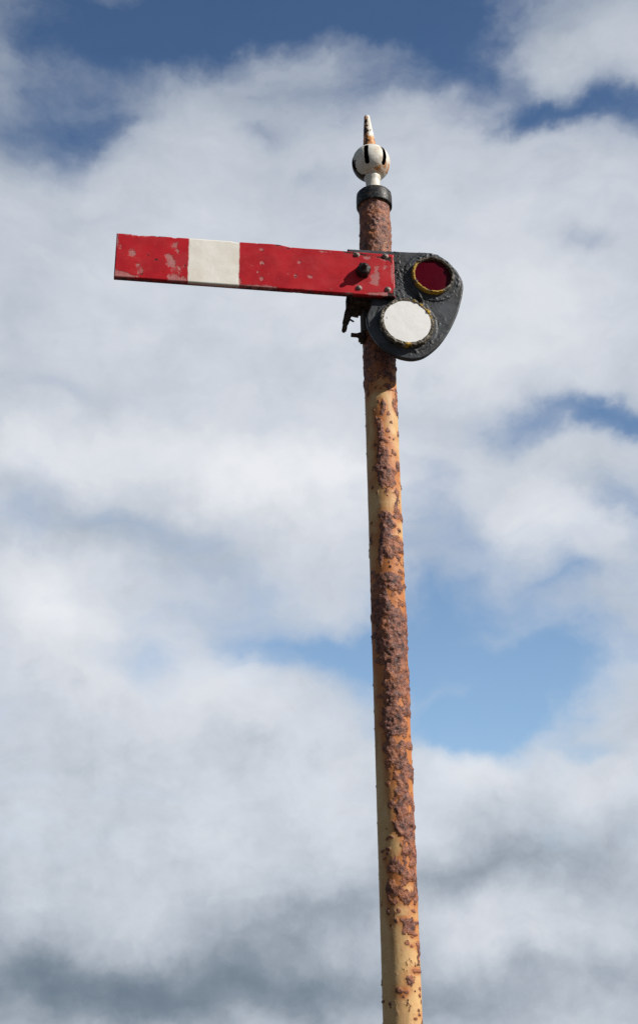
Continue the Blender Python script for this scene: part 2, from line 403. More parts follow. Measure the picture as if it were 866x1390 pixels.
    (4.874, -0.74, 0.016, 0.15158256597916125, 0.48), (4.377, 0.92, 0.008, 0.07547624615848726, 0.76), (1.888, 0.91, 0.007, 0.10012845755924193, 0.55), (1.83, 0.8, 0.005, 0.06873876369972301, 0.58),
    (2.57, 0.33, 0.005, 0.07077337651237822, 0.71), (2.799, 0.1, 0.009, 0.11703282695300975, 0.43), (3.16, 0.09, 0.014, 0.1642741547556954, 0.84), (2.403, -0.34, 0.012, 0.1643952089482728, 0.87),
    (1.986, 0.66, 0.006, 0.08264409926085328, 0.77), (4.856, 0.64, 0.013, 0.12199459856305865, 0.55), (3.043, -0.55, 0.012, 0.13878353748628555, 0.78), (4.423, 0.74, 0.01, 0.10129964672752843, 0.88),
    (3.81, 0.22, 0.01, 0.11114507639838851, 0.71), (4.07, 0.69, 0.014, 0.14915946976755012, 0.67), (1.883, 0.1, 0.007, 0.1009234124558478, 0.54), (4.906, -0.05, 0.016, 0.15163525815869777, 0.75),
    (4.418, 0.14, 0.015, 0.15040728201485407, 0.68), (2.778, 0.54, 0.009, 0.1156190043587763, 0.78), (3.473, 0.56, 0.01, 0.11577026484410886, 0.77), (4.55, 0.38, 0.012, 0.1212592845483107, 0.7),
    (4.669, 0.08, 0.015, 0.14703715858404018, 0.68), (3.524, 0.33, 0.013, 0.146730942155614, 0.41), (3.826, 0.57, 0.009, 0.09999000310477983, 0.64), (4.06, 0.16, 0.015, 0.15376313110005216, 0.48),
    (4.075, 0.94, 0.012, 0.12372565109698108, 0.51), (1.977, 0.68, 0.005, 0.07009988984807759, 0.44), (2.16, 0.55, 0.01, 0.14428398847773927, 0.77), (2.685, -0.7, 0.008, 0.10135776372177445, 0.58),
    (3.91, 0.57, 0.014, 0.1543563231643501, 0.72), (4.308, 0.12, 0.011, 0.11347733983589216, 0.58), (4.075, 0.62, 0.01, 0.1001650613799549, 0.86), (3.456, -0.43, 0.008, 0.08914371182253811, 0.5),
    (3.082, 0.36, 0.012, 0.1491089922613128, 0.84), (3.475, -0.95, 0.012, 0.13181475291083108, 0.51), (4.52, 0.76, 0.009, 0.08490519991802103, 0.62), (3.01, 0.34, 0.009, 0.1130661434453948, 0.52),
    (4.671, -0.51, 0.011, 0.11004377322069596, 0.68), (3.944, -0.16, 0.008, 0.0804572269577105, 0.78), (2.177, 0.86, 0.008, 0.10432413728615963, 0.66), (2.469, -0.81, 0.011, 0.14657944997489833, 0.42),
    (4.873, 0.29, 0.012, 0.11134731220258552, 0.5), (3.865, 0.73, 0.014, 0.15357262861137108, 0.62), (2.596, 0.94, 0.009, 0.1217436980823109, 0.69), (2.083, 0.61, 0.007, 0.09729962553243343, 0.85),
    (3.442, 0.64, 0.007, 0.07748588783493933, 0.47), (2.443, -0.72, 0.006, 0.07381255449208868, 0.72), (3.171, 0.22, 0.011, 0.13025746579929576, 0.46), (2.69, 0.51, 0.007, 0.0935848300541053, 0.81),
    (2.932, -0.29, 0.009, 0.10584361004418237, 0.49), (3.794, -0.87, 0.012, 0.12878239896301047, 0.62), (3.909, 0.96, 0.015, 0.16030540082250969, 0.78), (2.269, 0.57, 0.011, 0.1430107335245934, 0.44),
    (4.471, -0.43, 0.013, 0.13264856738474337, 0.87), (4.81, 0.56, 0.007, 0.06869192178652005, 0.51), (3.599, -0.46, 0.007, 0.07495535787272262, 0.66), (2.35, -0.8, 0.008, 0.10170606022308493, 0.42),
    (3.196, 0.26, 0.013, 0.14767893854353095, 0.68), (2.35, 0.14, 0.006, 0.07347172687761228, 0.69), (3.195, 0.05, 0.011, 0.12515613886081037, 0.7), (2.808, 0.54, 0.013, 0.16371010268933325, 0.7),
    (3.762, 0.83, 0.013, 0.14088707117798813, 0.61), (2.571, -0.54, 0.008, 0.10562302507993017, 0.55), (2.958, 0.97, 0.012, 0.14624809684376008, 0.85), (3.876, 0.58, 0.01, 0.11211838494289712, 0.49),
    (3.443, 0.53, 0.013, 0.1493611360349243, 0.71), (3.677, 0.64, 0.009, 0.10232055800210516, 0.88), (2.183, -0.16, 0.011, 0.14702283379815098, 0.6), (4.044, 0.06, 0.008, 0.0806841272716436, 0.88),
    (3.058, -0.39, 0.01, 0.11798769620182943, 0.49), (3.287, -0.24, 0.008, 0.09053671822545474, 0.88), (2.853, 0.95, 0.007, 0.09160148504030291, 0.48), (4.681, 0.89, 0.008, 0.07632513196828235, 0.6),
    (4.699, 0.16, 0.017, 0.1627686836733071, 0.77), (3.66, 0.24, 0.007, 0.07478961604750779, 0.72), (1.984, 0.88, 0.008, 0.11644802706063366, 0.75), (2.293, 0.57, 0.006, 0.08275639588973789, 0.85),
    (3.932, 0.51, 0.007, 0.0776359200769248, 0.83), (3.986, -0.1, 0.012, 0.12376351932669506, 0.75), (4.855, 0.23, 0.008, 0.0732880556146457, 0.86), (2.131, 0.81, 0.007, 0.09539595009027123, 0.77),
    (3.55, 0.38, 0.01, 0.11396812550602557, 0.74), (3.231, 0.77, 0.008, 0.09253571049564602, 0.78), (2.823, 0.72, 0.012, 0.14757845969774133, 0.77), (2.466, -0.5, 0.007, 0.09764977152822542, 0.79),
    (4.274, 0.92, 0.007, 0.07338072402918167, 0.66), (4.326, 0.78, 0.007, 0.06956833651237523, 0.54), (4.792, -0.37, 0.016, 0.1541636978513118, 0.75), (2.251, -0.91, 0.01, 0.13545939454620767, 0.48),
    (2.552, 0.85, 0.011, 0.1416560779683689, 0.77), (3.288, 0.42, 0.008, 0.09583817051478948, 0.46), (3.484, 0.97, 0.011, 0.12235069848759102, 0.88), (3.79, 0.78, 0.012, 0.13541889310675873, 0.76),
    (4.492, 0.13, 0.015, 0.14405098512972372, 0.53), (2.719, 0.48, 0.009, 0.10917135289176876, 0.45), (4.011, 0.8, 0.009, 0.08963617703253679, 0.78), (2.07, 0.1, 0.009, 0.1266266499731715, 0.51),
    (3.076, 0.43, 0.009, 0.10434452271207555, 0.72), (2.421, -0.73, 0.01, 0.132709610013943, 0.48), (4.789, 0.03, 0.01, 0.0908200690018498, 0.66), (4.34, 0.17, 0.012, 0.12065329051995488, 0.43),
    (3.792, 0.82, 0.007, 0.07697788300114126, 0.54), (3.409, 0.41, 0.013, 0.14403120581718112, 0.87), (4.692, 0.73, 0.013, 0.12170669564714577, 0.44), (2.481, -0.78, 0.012, 0.15247069638041474, 0.87),
    (2.724, 0.21, 0.006, 0.07545013824548644, 0.57), (4.077, -0.26, 0.009, 0.09769927646732202, 0.9), (3.726, 0.97, 0.009, 0.10372880057095248, 0.53), (4.237, -0.68, 0.014, 0.14180352267100968, 0.45),
    (2.872, -0.32, 0.006, 0.07730201190981165, 0.77), (3.981, -0.61, 0.006, 0.06773998630325559, 0.53), (3.668, 0.36, 0.012, 0.13661902981707372, 0.77), (3.921, 0.28, 0.007, 0.07090773484875068, 0.69)]
CLEAN = [
    (4.737, -0.4, 0.109, 0.5, 0.35), (4.578, -0.75, 0.171, 0.25, 0.35), (4.485, 0.5, 0.084, 0.3, 0.25), (4.165, -0.7, 0.162, 0.3, 0.4),
    (4.136, 0.2, 0.04, 0.3, 0.4), (3.806, 0.2, 0.027, 0.5, 0.5), (3.833, -0.7, 0.054, 0.3, 0.4), (3.111, -0.85, 0.209, 0.22, 0.4),
    (2.723, -0.8, 0.264, 0.25, 0.5), (2.342, -0.85, 0.249, 0.25, 0.5), (2.067, -0.2, 0.075, 0.6, 0.3), (2.216, 0.1, 0.031, 0.3, 0.2),
    (2.525, -0.1, 0.045, 0.2, 0.3)]


def build_post():
    zs = list(np.arange(0.0, 1.5, 0.03)) + list(np.arange(1.5, POST_TOP, 0.0042)) + [POST_TOP]
    seg = 150
    V, Fc, ru, sn = [], [], [], []
    for z in zs:
        near = [p for p in RUST if abs(z - p[0]) < 2.4 * p[2]]
        nearc = [p for p in CLEAN if abs(z - p[0]) < 2.4 * p[2]]
        for k in range(seg):
            a = 2 * PI * k / seg                     # from -y, towards +x
            side = a - VIEW_AZ
            side = (side + PI) % (2 * PI) - PI
            x, y = math.sin(a), -math.cos(a)
            big = fbm(x * 0.9 + 3, y * 0.9, z * 5.0, 4)
            lump = fbm(x * 2.4, y * 2.4 + 7, z * 26, 5, 0.75)
            val = -0.12 + 0.20 * big + 0.55 * lump
            soft = 0.0
            if abs(side) < PI / 2:
                sx = math.sin(side)
                for (pz, ps, hz, hs, w) in near:
                    t = ((z - pz) / hz) ** 2 + ((sx - ps) / hs) ** 2
                    g = math.exp(-t)
                    val += w * g
                    soft += 0.8 * w * math.exp(-t * 0.24)
                for (pz, ps, hz, hs, w) in nearc:
                    t = ((z - pz) / hz) ** 2 + ((sx - ps) / hs) ** 2
                    val -= w * math.exp(-t)
                    soft -= w * math.exp(-t)
            else:
                val += (0.25 + 0.5 * big) * sstep(PI / 2, PI * 0.72, abs(side))
            if z > 4.93:
                u = sstep(4.93, 5.14, z)
                val += 0.75 * u
                soft += 0.6 * u
            m = sstep(0.02, 0.50, val)
            scab = noise.noise(Vector((x * 4.5, y * 4.5, z * 52)))
            scab2 = noise.noise(Vector((x * 13 + 5, y * 13, z * 150)))
            thick = sstep(0.10, 0.95, val)
            d = m * 0.0010 + thick * (0.0024 + 0.0046 * lump + 0.0034 * scab + 0.0012 * scab2)
            d += 0.0006 * fbm(x * 3, y * 3, z * 12, 3)
            r = POST_R + d
            V.append((r * x, r * y, z))
            ru.append(m * 0.85)
            sn.append(max(0.0, min(1.0, 0.55 * soft + 0.08 + 0.35 * big + 0.14 * sstep(3.2, 2.4, z) * max(0.0, math.sin(side + 0.2)))))
    n = len(zs)
    for i in range(n - 1):
        for k in range(seg):
            k2 = (k + 1) % seg
            Fc.append((i * seg + k, i * seg + k2, (i + 1) * seg + k2, (i + 1) * seg + k))
    Fc.append(tuple(range((n - 1) * seg, n * seg)))
    mesh_obj('post', V, Fc, M_POST, signal, attrs={'rust': ru, 'stain': sn})


build_post()

# foot of the post: a bolted cast base on the ground
Vb, Fb = lathe([(0.0, 0.0), (0.24, 0.0), (0.24, 0.03), (0.225, 0.04), (0.15, 0.045), (0.115, 0.10), (0.10, 0.22), (0.092, 0.235), (0.088, 0.235)], 64)
mesh_obj('post_base', Vb, Fb, M_IRON, signal)

# black collar round the top of the post
def cap_bump(a, r, h):
    return 0.0014 * noise.noise(Vector((math.cos(a) * 5, math.sin(a) * 5, h * 40))) if r > 0.06 else 0

Vc, Fcp = lathe([(0.080, 5.992), (0.0975, 5.990), (0.0995, 5.994), (0.1000, 6.000), (0.1000, 6.030), (0.0992, 6.062), (0.0975, 6.075), (0.092, 6.081), (0.07, 6.085), (0.0, 6.087)], 128, bump=cap_bump)
cap = mesh_obj('post_cap', Vc, Fcp, M_CAP, signal)
cap.rotation_euler = (0, 0, 0)


# finial: neck, pierced ball and spike; it leans a touch to the left
def build_finial():
    lean = Matrix.Rotation(rad(-2.6), 4, 'Y')
    base = Vector((0, 0, 6.08))

    def T(V):
        return [tuple(base + lean @ (Vector(v) - base)) for v in V]
    cz, R = 6.302, 0.109
    nlon, nlat = 360, 180
    V, dk, st = [], [], []
    for j in range(nlat + 1):
        lat = -PI / 2 + PI * j / nlat
        for i in range(nlon):
            lon = 2 * PI * i / nlon
            x, y, z = math.cos(lat) * math.sin(lon), -math.cos(lat) * math.cos(lon), math.sin(lat)
            nn = fbm(x * 3, y * 3, z * 3, 4)
            r = R * (1 + 0.006 * nn)
            V.append((r * x, r * y, cz + r * z))
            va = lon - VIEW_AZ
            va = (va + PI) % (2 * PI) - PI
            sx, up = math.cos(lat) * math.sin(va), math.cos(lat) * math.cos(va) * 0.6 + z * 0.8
            cres = math.exp(-((sx + 0.56) / 0.36) ** 2 - ((up + 0.78) / 0.24) ** 2)  # lower-left crescent: painted shade mixed with dark flaked paint
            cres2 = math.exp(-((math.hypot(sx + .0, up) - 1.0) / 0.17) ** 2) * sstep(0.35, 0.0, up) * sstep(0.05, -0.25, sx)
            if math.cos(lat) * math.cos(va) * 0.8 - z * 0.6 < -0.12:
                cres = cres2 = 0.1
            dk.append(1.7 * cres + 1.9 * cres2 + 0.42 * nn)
            s1 = math.exp(-((sx - 0.62) / 0.35) ** 2 - ((up + 0.25) / 0.38) ** 2)
            s2 = math.exp(-((sx + 0.25) / 0.45) ** 2 - ((up + 0.42) / 0.22) ** 2) * 0.5
            st.append(0.62 * s1 + 0.55 * s2 + 0.50 * nn)
    Fc = []
    for j in range(nlat):
        lat = -90 + 180 * (j + 0.5) / nlat
        for i in range(nlon):
            lon = 360 * (i + 0.5) / nlon
            off = (lon - math.degrees(VIEW_AZ) + 14) % 60
            off = min(off, 60 - off)
            wob = 0.7 * noise.noise(Vector((lon * .2, lat * .15, 0)))
            half = 7.0 + wob
            hl = 36.0
            inside = False
            if abs(lat + 1) < hl:
                e = hl - abs(lat + 1)
                lim = half if e > 6 else half * math.sqrt(max(0, 1 - ((6 - e) / 6) ** 2))
                inside = off * math.cos(rad(lat)) < lim
            if inside:
                continue
            i2 = (i + 1) % nlon
            Fc.append((j * nlon + i, j * nlon + i2, (j + 1) * nlon + i2, (j + 1) * nlon + i))
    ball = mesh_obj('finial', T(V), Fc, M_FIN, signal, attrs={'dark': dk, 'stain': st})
    ball.data.materials.append(M_DARK)
    so = ball.modifiers.new('shell', 'SOLIDIFY')
    so.thickness = 0.012
    so.offset = -1
    so.material_offset = 1
    so.material_offset_rim = 1

    # neck
    prof = [(0.058, 6.082), (0.056, 6.090), (0.046, 6.098), (0.0405, 6.11), (0.040, 6.16), (0.041, 6.180), (0.047, 6.190), (0.047, 6.200), (0.042, 6.207), (0.03, 6.215)]
    Vn, Fn = lathe(prof, 64, bump=lambda a, r, h: 0.0012 * noise.noise(Vector((math.cos(a) * 3, math.sin(a) * 3, h * 30))))
    nk = [0.05 + 0.3 * fbm(v[0] * 25, v[1] * 25, v[2] * 25, 3) for v in Vn]
    mesh_obj('neck', T(Vn), Fn, M_FIN, ball, attrs={'dark': [k - .25 for k in nk], 'stain': nk})

    # spike
    prof, hh = [], []
    z0, z1 = 6.395, 6.650
    for i in range(61):
        t = i / 60
        r = 0.0395 * (1 - t) + 0.0150 * t
        if t > 0.94:
            r *= math.sqrt(max(0.0, 1 - ((t - 0.94) / 0.06) ** 2))
        prof.append((r if t < 1 else 0.0, z0 + (z1 - z0) * t))
    Vs, Fs = lathe(prof, 64, bump=lambda a, r, h: 0.0016 * noise.noise(Vector((math.cos(a) * 2.5, math.sin(a) * 2.5, h * 40))))
    d2, s2 = [], []
    for v in Vs:
        t = (v[2] - z0) / (z1 - z0)
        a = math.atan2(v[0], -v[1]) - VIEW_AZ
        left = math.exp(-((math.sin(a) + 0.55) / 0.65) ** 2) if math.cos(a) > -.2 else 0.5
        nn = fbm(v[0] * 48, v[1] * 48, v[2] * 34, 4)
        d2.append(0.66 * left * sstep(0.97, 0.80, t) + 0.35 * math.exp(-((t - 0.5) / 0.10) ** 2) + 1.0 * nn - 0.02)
        s2.append(0.85 * math.exp(-((t - 0.17) / 0.15) ** 2) + 0.55 * left + 0.5 * nn + .12)
    mesh_obj('spike', T(Vs), Fs, M_FIN, ball, attrs={'dark': d2, 'stain': s2})


build_finial()

# ------------------------------------------------------------------ arm
ARM_Y0, ARM_T = -0.158, 0.031           # back face, thickness towards -y
ARM_L, ARM_R = -1.396, 0.052
B0, B1 = -1.024, -0.764                 # white band


def arm_top(x):
    pts = [(-1.396, 5.553), (-1.02, 5.555), (-0.70, 5.557), (-0.60, 5.5595), (-0.555, 5.558), (-0.505, 5.548), (-0.42, 5.5475), (-0.32, 5.549), (0.06, 5.550)]
    for (xa, za), (xb, zb) in zip(pts, pts[1:]):
        if x <= xb:
            return za + (zb - za) * max(0, (x - xa)) / (xb - xa)
    return pts[-1][1]


def arm_bottom(x):
    return 5.287 + (5.284 - 5.287) * (x - ARM_L) / (ARM_R - ARM_L)


TIP = [(.226, .44, .055, .10, 1.0), (.06, .32, .03, .10, .6), (.07, .92, .12, .06, 1.0), (.20, .96, .12, .03, .7), (.36, .82, .07, .12, .62), (.30, .70, .04, .05, .4),
       (.45, .40, .035, .05, .6), (.12, .60, .10, .12, .34), (.76, .58, .055, .15, 1.15), (.70, .45, .04, .07, .6), (.80, .20, .04, .10, .75), (.85, .33, .03, .08, .6),
       (.79, .92, .08, .09, .85), (.94, .97, .06, .05, .8), (.88, .72, .04, .06, .4), (.22, .02, .1, .02, .6), (.40, .02, .05, .03, .5), (.02, .15, .015, .2, .6), (.62, .35, .03, .04, .45), (.95, .66, .02, .05, .5), (.5, .3, .2, .2, .12)]
TIPC = [(.56, .55, .05, .06, .50), (.62, .43, .04, .04, .35), (.44, .45, .015, .025, .6), (.88, .66, .03, .05, .5), (.95, .64, .012, .02, .6), (.36, .90, .05, .05, .45), (.84, .38, .02, .03, .55), (.25, .42, .01, .015, .6), (.06, .93, .02, .012, .6), (.58, .0, .06, .02, .9), (.1, 0, .05, .012, .6), (.9, .0, .05, .015, .5)]
REST = [
    (-0.646, 5.518, 0.0122, 0.0098, 0.9), (-0.645, 5.435, 0.0143, 0.0146, 1.0), (-0.695, 5.417, 0.0122, 0.0122, 0.8), (-0.668, 5.378, 0.0082, 0.0122, 0.8),
    (-0.648, 5.338, 0.0122, 0.0195, 0.9), (-0.727, 5.469, 0.0122, 0.0098, 0.6), (-0.763, 5.315, 0.0163, 0.0195, 0.9), (-0.743, 5.285, 0.0408, 0.0098, 0.6),
    (-0.636, 5.289, 0.0653, 0.0088, 1.0), (-0.686, 5.287, 0.0367, 0.0073, 0.8), (-0.556, 5.342, 0.0082, 0.0098, 0.7), (-0.509, 5.378, 0.0082, 0.0146, 0.6),
    (-0.453, 5.456, 0.0122, 0.0146, 1.0), (-0.471, 5.372, 0.0102, 0.0146, 0.9), (-0.395, 5.371, 0.0163, 0.0122, 0.9), (-0.289, 5.305, 0.0122, 0.0098, 0.4),
    (-0.203, 5.285, 0.0408, 0.0073, 0.5), (-0.047, 5.404, 0.0245, 0.0439, 1.0), (-0.065, 5.356, 0.0286, 0.0244, 0.6), (-0.034, 5.465, 0.0204, 0.0244, 0.55),
    (0.003, 5.478, 0.0204, 0.0341, 0.6), (-0.16, 5.478, 0.0245, 0.0244, 0.35), (0.025, 5.424, 0.0163, 0.039, 0.4), (-0.144, 5.335, 0.0245, 0.0293, 0.4),
    (-0.092, 5.516, 0.0327, 0.0122, 0.7), (-0.004, 5.519, 0.0286, 0.0146, 0.6), (-0.066, 5.296, 0.0408, 0.0098, 0.9), (-0.007, 5.299, 0.0327, 0.0098, 0.9),
    (0.04, 5.411, 0.0061, 0.0976, 0.8), (-0.218, 5.519, 0.0327, 0.0098, 0.6), (-0.317, 5.534, 0.0327, 0.0073, 0.7), (-0.435, 5.533, 0.0245, 0.0073, 0.5),
    (-0.114, 5.412, 0.0408, 0.0488, 0.2)]
RESTC = [
    (-0.642, 5.509, 0.0049, 0.0059, 0.8), (-0.645, 5.426, 0.0061, 0.0073, 0.8), (-0.652, 5.329, 0.0065, 0.0078, 0.8), (-0.506, 5.419, 0.0049, 0.0059, 0.8),
    (-0.471, 5.363, 0.0061, 0.0073, 0.8), (-0.56, 5.552, 0.0163, 0.0059, 0.8), (-0.505, 5.538, 0.0245, 0.0073, 0.8), (-0.396, 5.541, 0.049, 0.0049, 0.6),
    (-0.149, 5.525, 0.0184, 0.0171, 0.7), (-0.028, 5.524, 0.0286, 0.0088, 0.7), (0.02, 5.522, 0.0327, 0.0146, 1.0), (0.035, 5.499, 0.0122, 0.0098, 0.7),
    (0.024, 5.299, 0.0245, 0.0146, 1.0), (0.045, 5.333, 0.0049, 0.0488, 0.7), (-0.216, 5.44, 0.0082, 0.0098, 0.5), (0.037, 5.434, 0.0041, 0.0146, 0.6),
    (-0.19, 5.54, 0.0408, 0.0068, 0.8), (-0.103, 5.534, 0.049, 0.0078, 0.8)]


def build_arm():
    nx, nz = 580, 108
    V, wear, chip, band = [], [], [], []
    yf = ARM_Y0 - ARM_T
    idx = {}

    def add(x, y, z, w, c, b):
        V.append((x, y, z))
        wear.append(w)
        chip.append(c)
        band.append(b)
        return len(V) - 1
    for i in range(nx + 1):
        x = ARM_L + (ARM_R - ARM_L) * i / nx
        zt, zb = arm_top(x), arm_bottom(x)
        nib = max(0.0, fbm(x * 16, 0, 3.3, 4) - 0.25) * 0.010
        zt -= nib
        zb += max(0.0, fbm(x * 14, 4, 1.3, 4) - 0.35) * 0.006
        for j in range(nz + 1):
            v = j / nz
            z = zt + (zb - zt) * v
            n1 = fbm(x * 14, z * 14, 0.7, 4, 0.8)
            n2 = fbm(x * 34 + 4, z * 34, 2.7, 4, 0.7)
            w = -0.04 + 0.22 * n1 + 0.20 * n2
            c = -0.10 + 0.28 * n2
            u = (x - ARM_L) / (B0 - ARM_L)
            if u < 1.05:
                for (a, b, ra, rb, s) in TIP:
                    w += s * math.exp(-((u - a) / (1.12 * ra)) ** 2 - ((v - b) / (1.12 * rb)) ** 2)
                for (a, b, ra, rb, s) in TIPC:
                    c += 1.35 * s * math.exp(-((u - a) / ra) ** 2 - ((v - b) / rb) ** 2)
            else:
                for (a, b, ra, rb, s) in REST:
                    w += s * math.exp(-((x - a) / ra) ** 2 - ((z - b) / rb) ** 2)
                for (a, b, ra, rb, s) in RESTC:
                    c += s * math.exp(-((x - a) / ra) ** 2 - ((z - b) / rb) ** 2)
            ed = min(v, 1 - v) * 0.266
            ed = min(ed, (x - ARM_L), (ARM_R - x))
            c += 0.46 * math.exp(-(ed / 0.0045) ** 2)
            w += 0.20 * math.exp(-(ed / 0.010) ** 2)
            e = 0.003 * n1 + 0.0015 * n2
            bd = sstep(B0 - 0.0035, B0 + 0.0035, x + e) * (1 - sstep(B1 - 0.0035, B1 + 0.0035, x + e))
            rnd = 0.0035 * math.exp(-(ed / 0.003) ** 2)
            y = yf + rnd + 0.0008 * fbm(x * 6, z * 6, 9, 3) - (0.0006 if w < 0.45 else 0)
            if bd > .5:
                w = 0
                c -= 0.25
            idx[i, j] = add(x, y, z, w, c, bd)
    Fc = []
    for i in range(nx):
        for j in range(nz):
            Fc.append((idx[i, j], idx[i + 1, j], idx[i + 1, j + 1], idx[i, j + 1]))
    # rim and back
    loop = [(i, 0) for i in range(nx)] + [(nx, j) for j in range(nz)] + [(i, nz) for i in range(nx, 0, -1)] + [(0, j) for j in range(nz, 0, -1)]
    back = []
    for (i, j) in loop:
        x, y, z = V[idx[i, j]]
        back.append(add(x, ARM_Y0, z, 0.0, 0.62, 0.0))
    n = len(loop)
    for k in range(n):
        k2 = (k + 1) % n
        Fc.append((idx[loop[k]], idx[loop[k2]], back[k2], back[k]))
    Fc.append(tuple(back))
    return mesh_obj('signal_arm', V, Fc, M_ARM, signal, attrs={'wear': wear, 'chip': chip, 'band': band})


arm = build_arm()
arm.location = (-0.005, -0.044, -0.0305)
for p in arm.data.polygons:
    if p.loop_total > 4:
        p.use_smooth = False

yf = ARM_Y0 - ARM_T
for (x, z) in [(-0.147, 5.531), (0.006, 5.536), (-0.140, 5.324), (0.013, 5.328)]:
    prof = [(0.0165, -0.001), (0.0165, 0.0012), (0.0155, 0.0018), (0.0125, 0.002), (0.0120, 0.005), (0.0095, 0.0085), (0.005, 0.0105), (0.0, 0.011)]
    Vr, Fr = lathe(prof, 28, '-Y', bump=lambda a, r, h: 0.0006 * noise.noise(Vector((a * 2, r * 300, x * 90))))
    mesh_obj('rivet', shift(Vr, (x, yf, z)), Fr, M_RIVET, arm)

# pivot bolt: round nut with a thinner pin end
prof = [(0.037, -0.002), (0.038, 0.006), (0.036, 0.010), (0.035, 0.034), (0.032, 0.042), (0.024, 0.046), (0.0125, 0.047), (0.0120, 0.066), (0.009, 0.0715), (0.0, 0.073)]
Vp, Fp = lathe(prof, 40, '-Y', bump=lambda a, r, h: (0.0035 * noise.noise(Vector((math.cos(a) * 1.6, math.sin(a) * 1.6, h * 60))) + (0.0016 * math.cos(6 * a))) if r > 0.02 else 0)
pb = mesh_obj('pivot_bolt', shift(Vp, (-0.116, yf, 5.424)), Fp, M_BOLT, arm)

# ------------------------------------------------------------------ spectacle plate (black casting)
PL_F, PL_T = -0.156, 0.026              # front face y, thickness
OUT = [(-0.183, 5.587), (-0.06, 5.590), (0.057, 5.593), (0.172, 5.598), (0.232, 5.602), (0.267, 5.599), (0.303, 5.588), (0.336, 5.568), (0.363, 5.546), (0.383, 5.522), (0.402, 5.499), (0.416, 5.474), (0.427, 5.452),
       (0.433, 5.429), (0.435, 5.400), (0.431, 5.372), (0.423, 5.332), (0.412, 5.290), (0.400, 5.248), (0.385, 5.207), (0.367, 5.166), (0.347, 5.127), (0.322, 5.084), (0.295, 5.044), (0.267, 5.011), (0.237, 4.982),
       (0.212, 4.962), (0.187, 4.948), (0.160, 4.939), (0.134, 4.935), (0.104, 4.937), (0.074, 4.943), (0.041, 4.956), (0.008, 4.976), (-0.023, 5.005), (-0.051, 5.042), (-0.070, 5.075), (-0.083, 5.108), (-0.090, 5.135), (-0.092, 5.162),
       (-0.088, 5.188), (-0.080, 5.211), (-0.066, 5.250), (-0.066, 5.292), (-0.115, 5.330), (-0.183, 5.345)]
WC, WR = (0.115, 5.140), 0.148          # white roundel: ring centre and outer radius
RC, RR = (0.267, 5.445), 0.117          # red lens


def resample(P, n, spline=True):
    P = [Vector((a, b)) for a, b in P]
    d = [0.0]
    m = len(P)
    for i in range(m):
        d.append(d[-1] + (P[(i + 1) % m] - P[i]).length)
    out = []
    for k in range(n):
        t = d[-1] * k / n
        i = max(j for j in range(m) if d[j] <= t + 1e-9)
        f = (t - d[i]) / (d[i + 1] - d[i])
        a, b = P[i], P[(i + 1) % m]
        if spline and (b - a).length < 0.062:
            p0, p3 = P[i - 1], P[(i + 2) % m]
            if (a - p0).length < 0.07 and (p3 - b).length < 0.07:
                q = 0.5 * ((2 * a) + (b - p0) * f + (2 * p0 - 5 * a + 4 * b - p3) * f * f + (3 * a - p0 - 3 * b + p3) * f ** 3)
                out.append(q)
                continue
        out.append(a + (b - a) * f)
    return out


def build_plate():
    n, nr = 480, 90
    out = resample(OUT, n)
    c = Vector((0.16, 5.30))
    V, Fc = [], []
    for k in range(nr + 1):
        t = 1 - k / nr * 0.999
        for i in range(n):
            p = c + (out[i] - c) * t
            x, z = p
            edge = (out[i] - p).length
            h = 0.0
            n1 = fbm(x * 16, z * 16, 5, 5, 0.8)
            n2 = fbm(x * 60, z * 60, 1, 3, 0.6)
            h += 0.0006 * n1
            h += 0.0008 * sstep(0.25, 0.6, n1 + 0.35 * n2) * (1 + n2)
            dr = math.hypot(x - RC[0], z - RC[1])
            dw = math.hypot(x - WC[0], z - WC[1])
            h += 0.006 * (1 - sstep(RR + 0.030, RR + 0.038, dr))       # raised boss round the red lens
            h += 0.005 * (1 - sstep(WR + 0.012, WR + 0.020, dw))
            # crusty dirt gathered round the rings and along the arm's end
            g = math.exp(-((dr - RR - 0.02) / 0.022) ** 2) + 0.8 * math.exp(-((dw - WR - 0.012) / 0.02) ** 2) + 0.9 * math.exp(-((x - 0.085) / 0.035) ** 2) * sstep(5.30, 5.36, z)
            h += 0.006 * g * max(0.0, n2 + 0.3 * n1 - 0.05)
            y = PL_F - h
            y += 0.004 * math.exp(-(edge / 0.004) ** 2)
            V.append((x, y, z))
    for k in range(nr):
        for i in range(n):
            i2 = (i + 1) % n
            Fc.append((k * n + i, k * n + i2, (k + 1) * n + i2, (k + 1) * n + i))
    Fc.append(tuple(range(nr * n, nr * n + n)))
    b0 = len(V)
    for i in range(n):
        x, z = out[i]
        V.append((x, PL_F + PL_T, z))
    for i in range(n):
        i2 = (i + 1) % n
        Fc.append((i, i2, b0 + i2, b0 + i))
    Fc.append(tuple(range(b0, b0 + n)))
    return mesh_obj('spectacle_plate', V, Fc, M_BLACK, signal)


plate = build_plate()
plate.location = (-0.010, -0.044, -0.0295)
for p in plate.data.polygons:
    if p.loop_total > 4:
        p.use_smooth = False


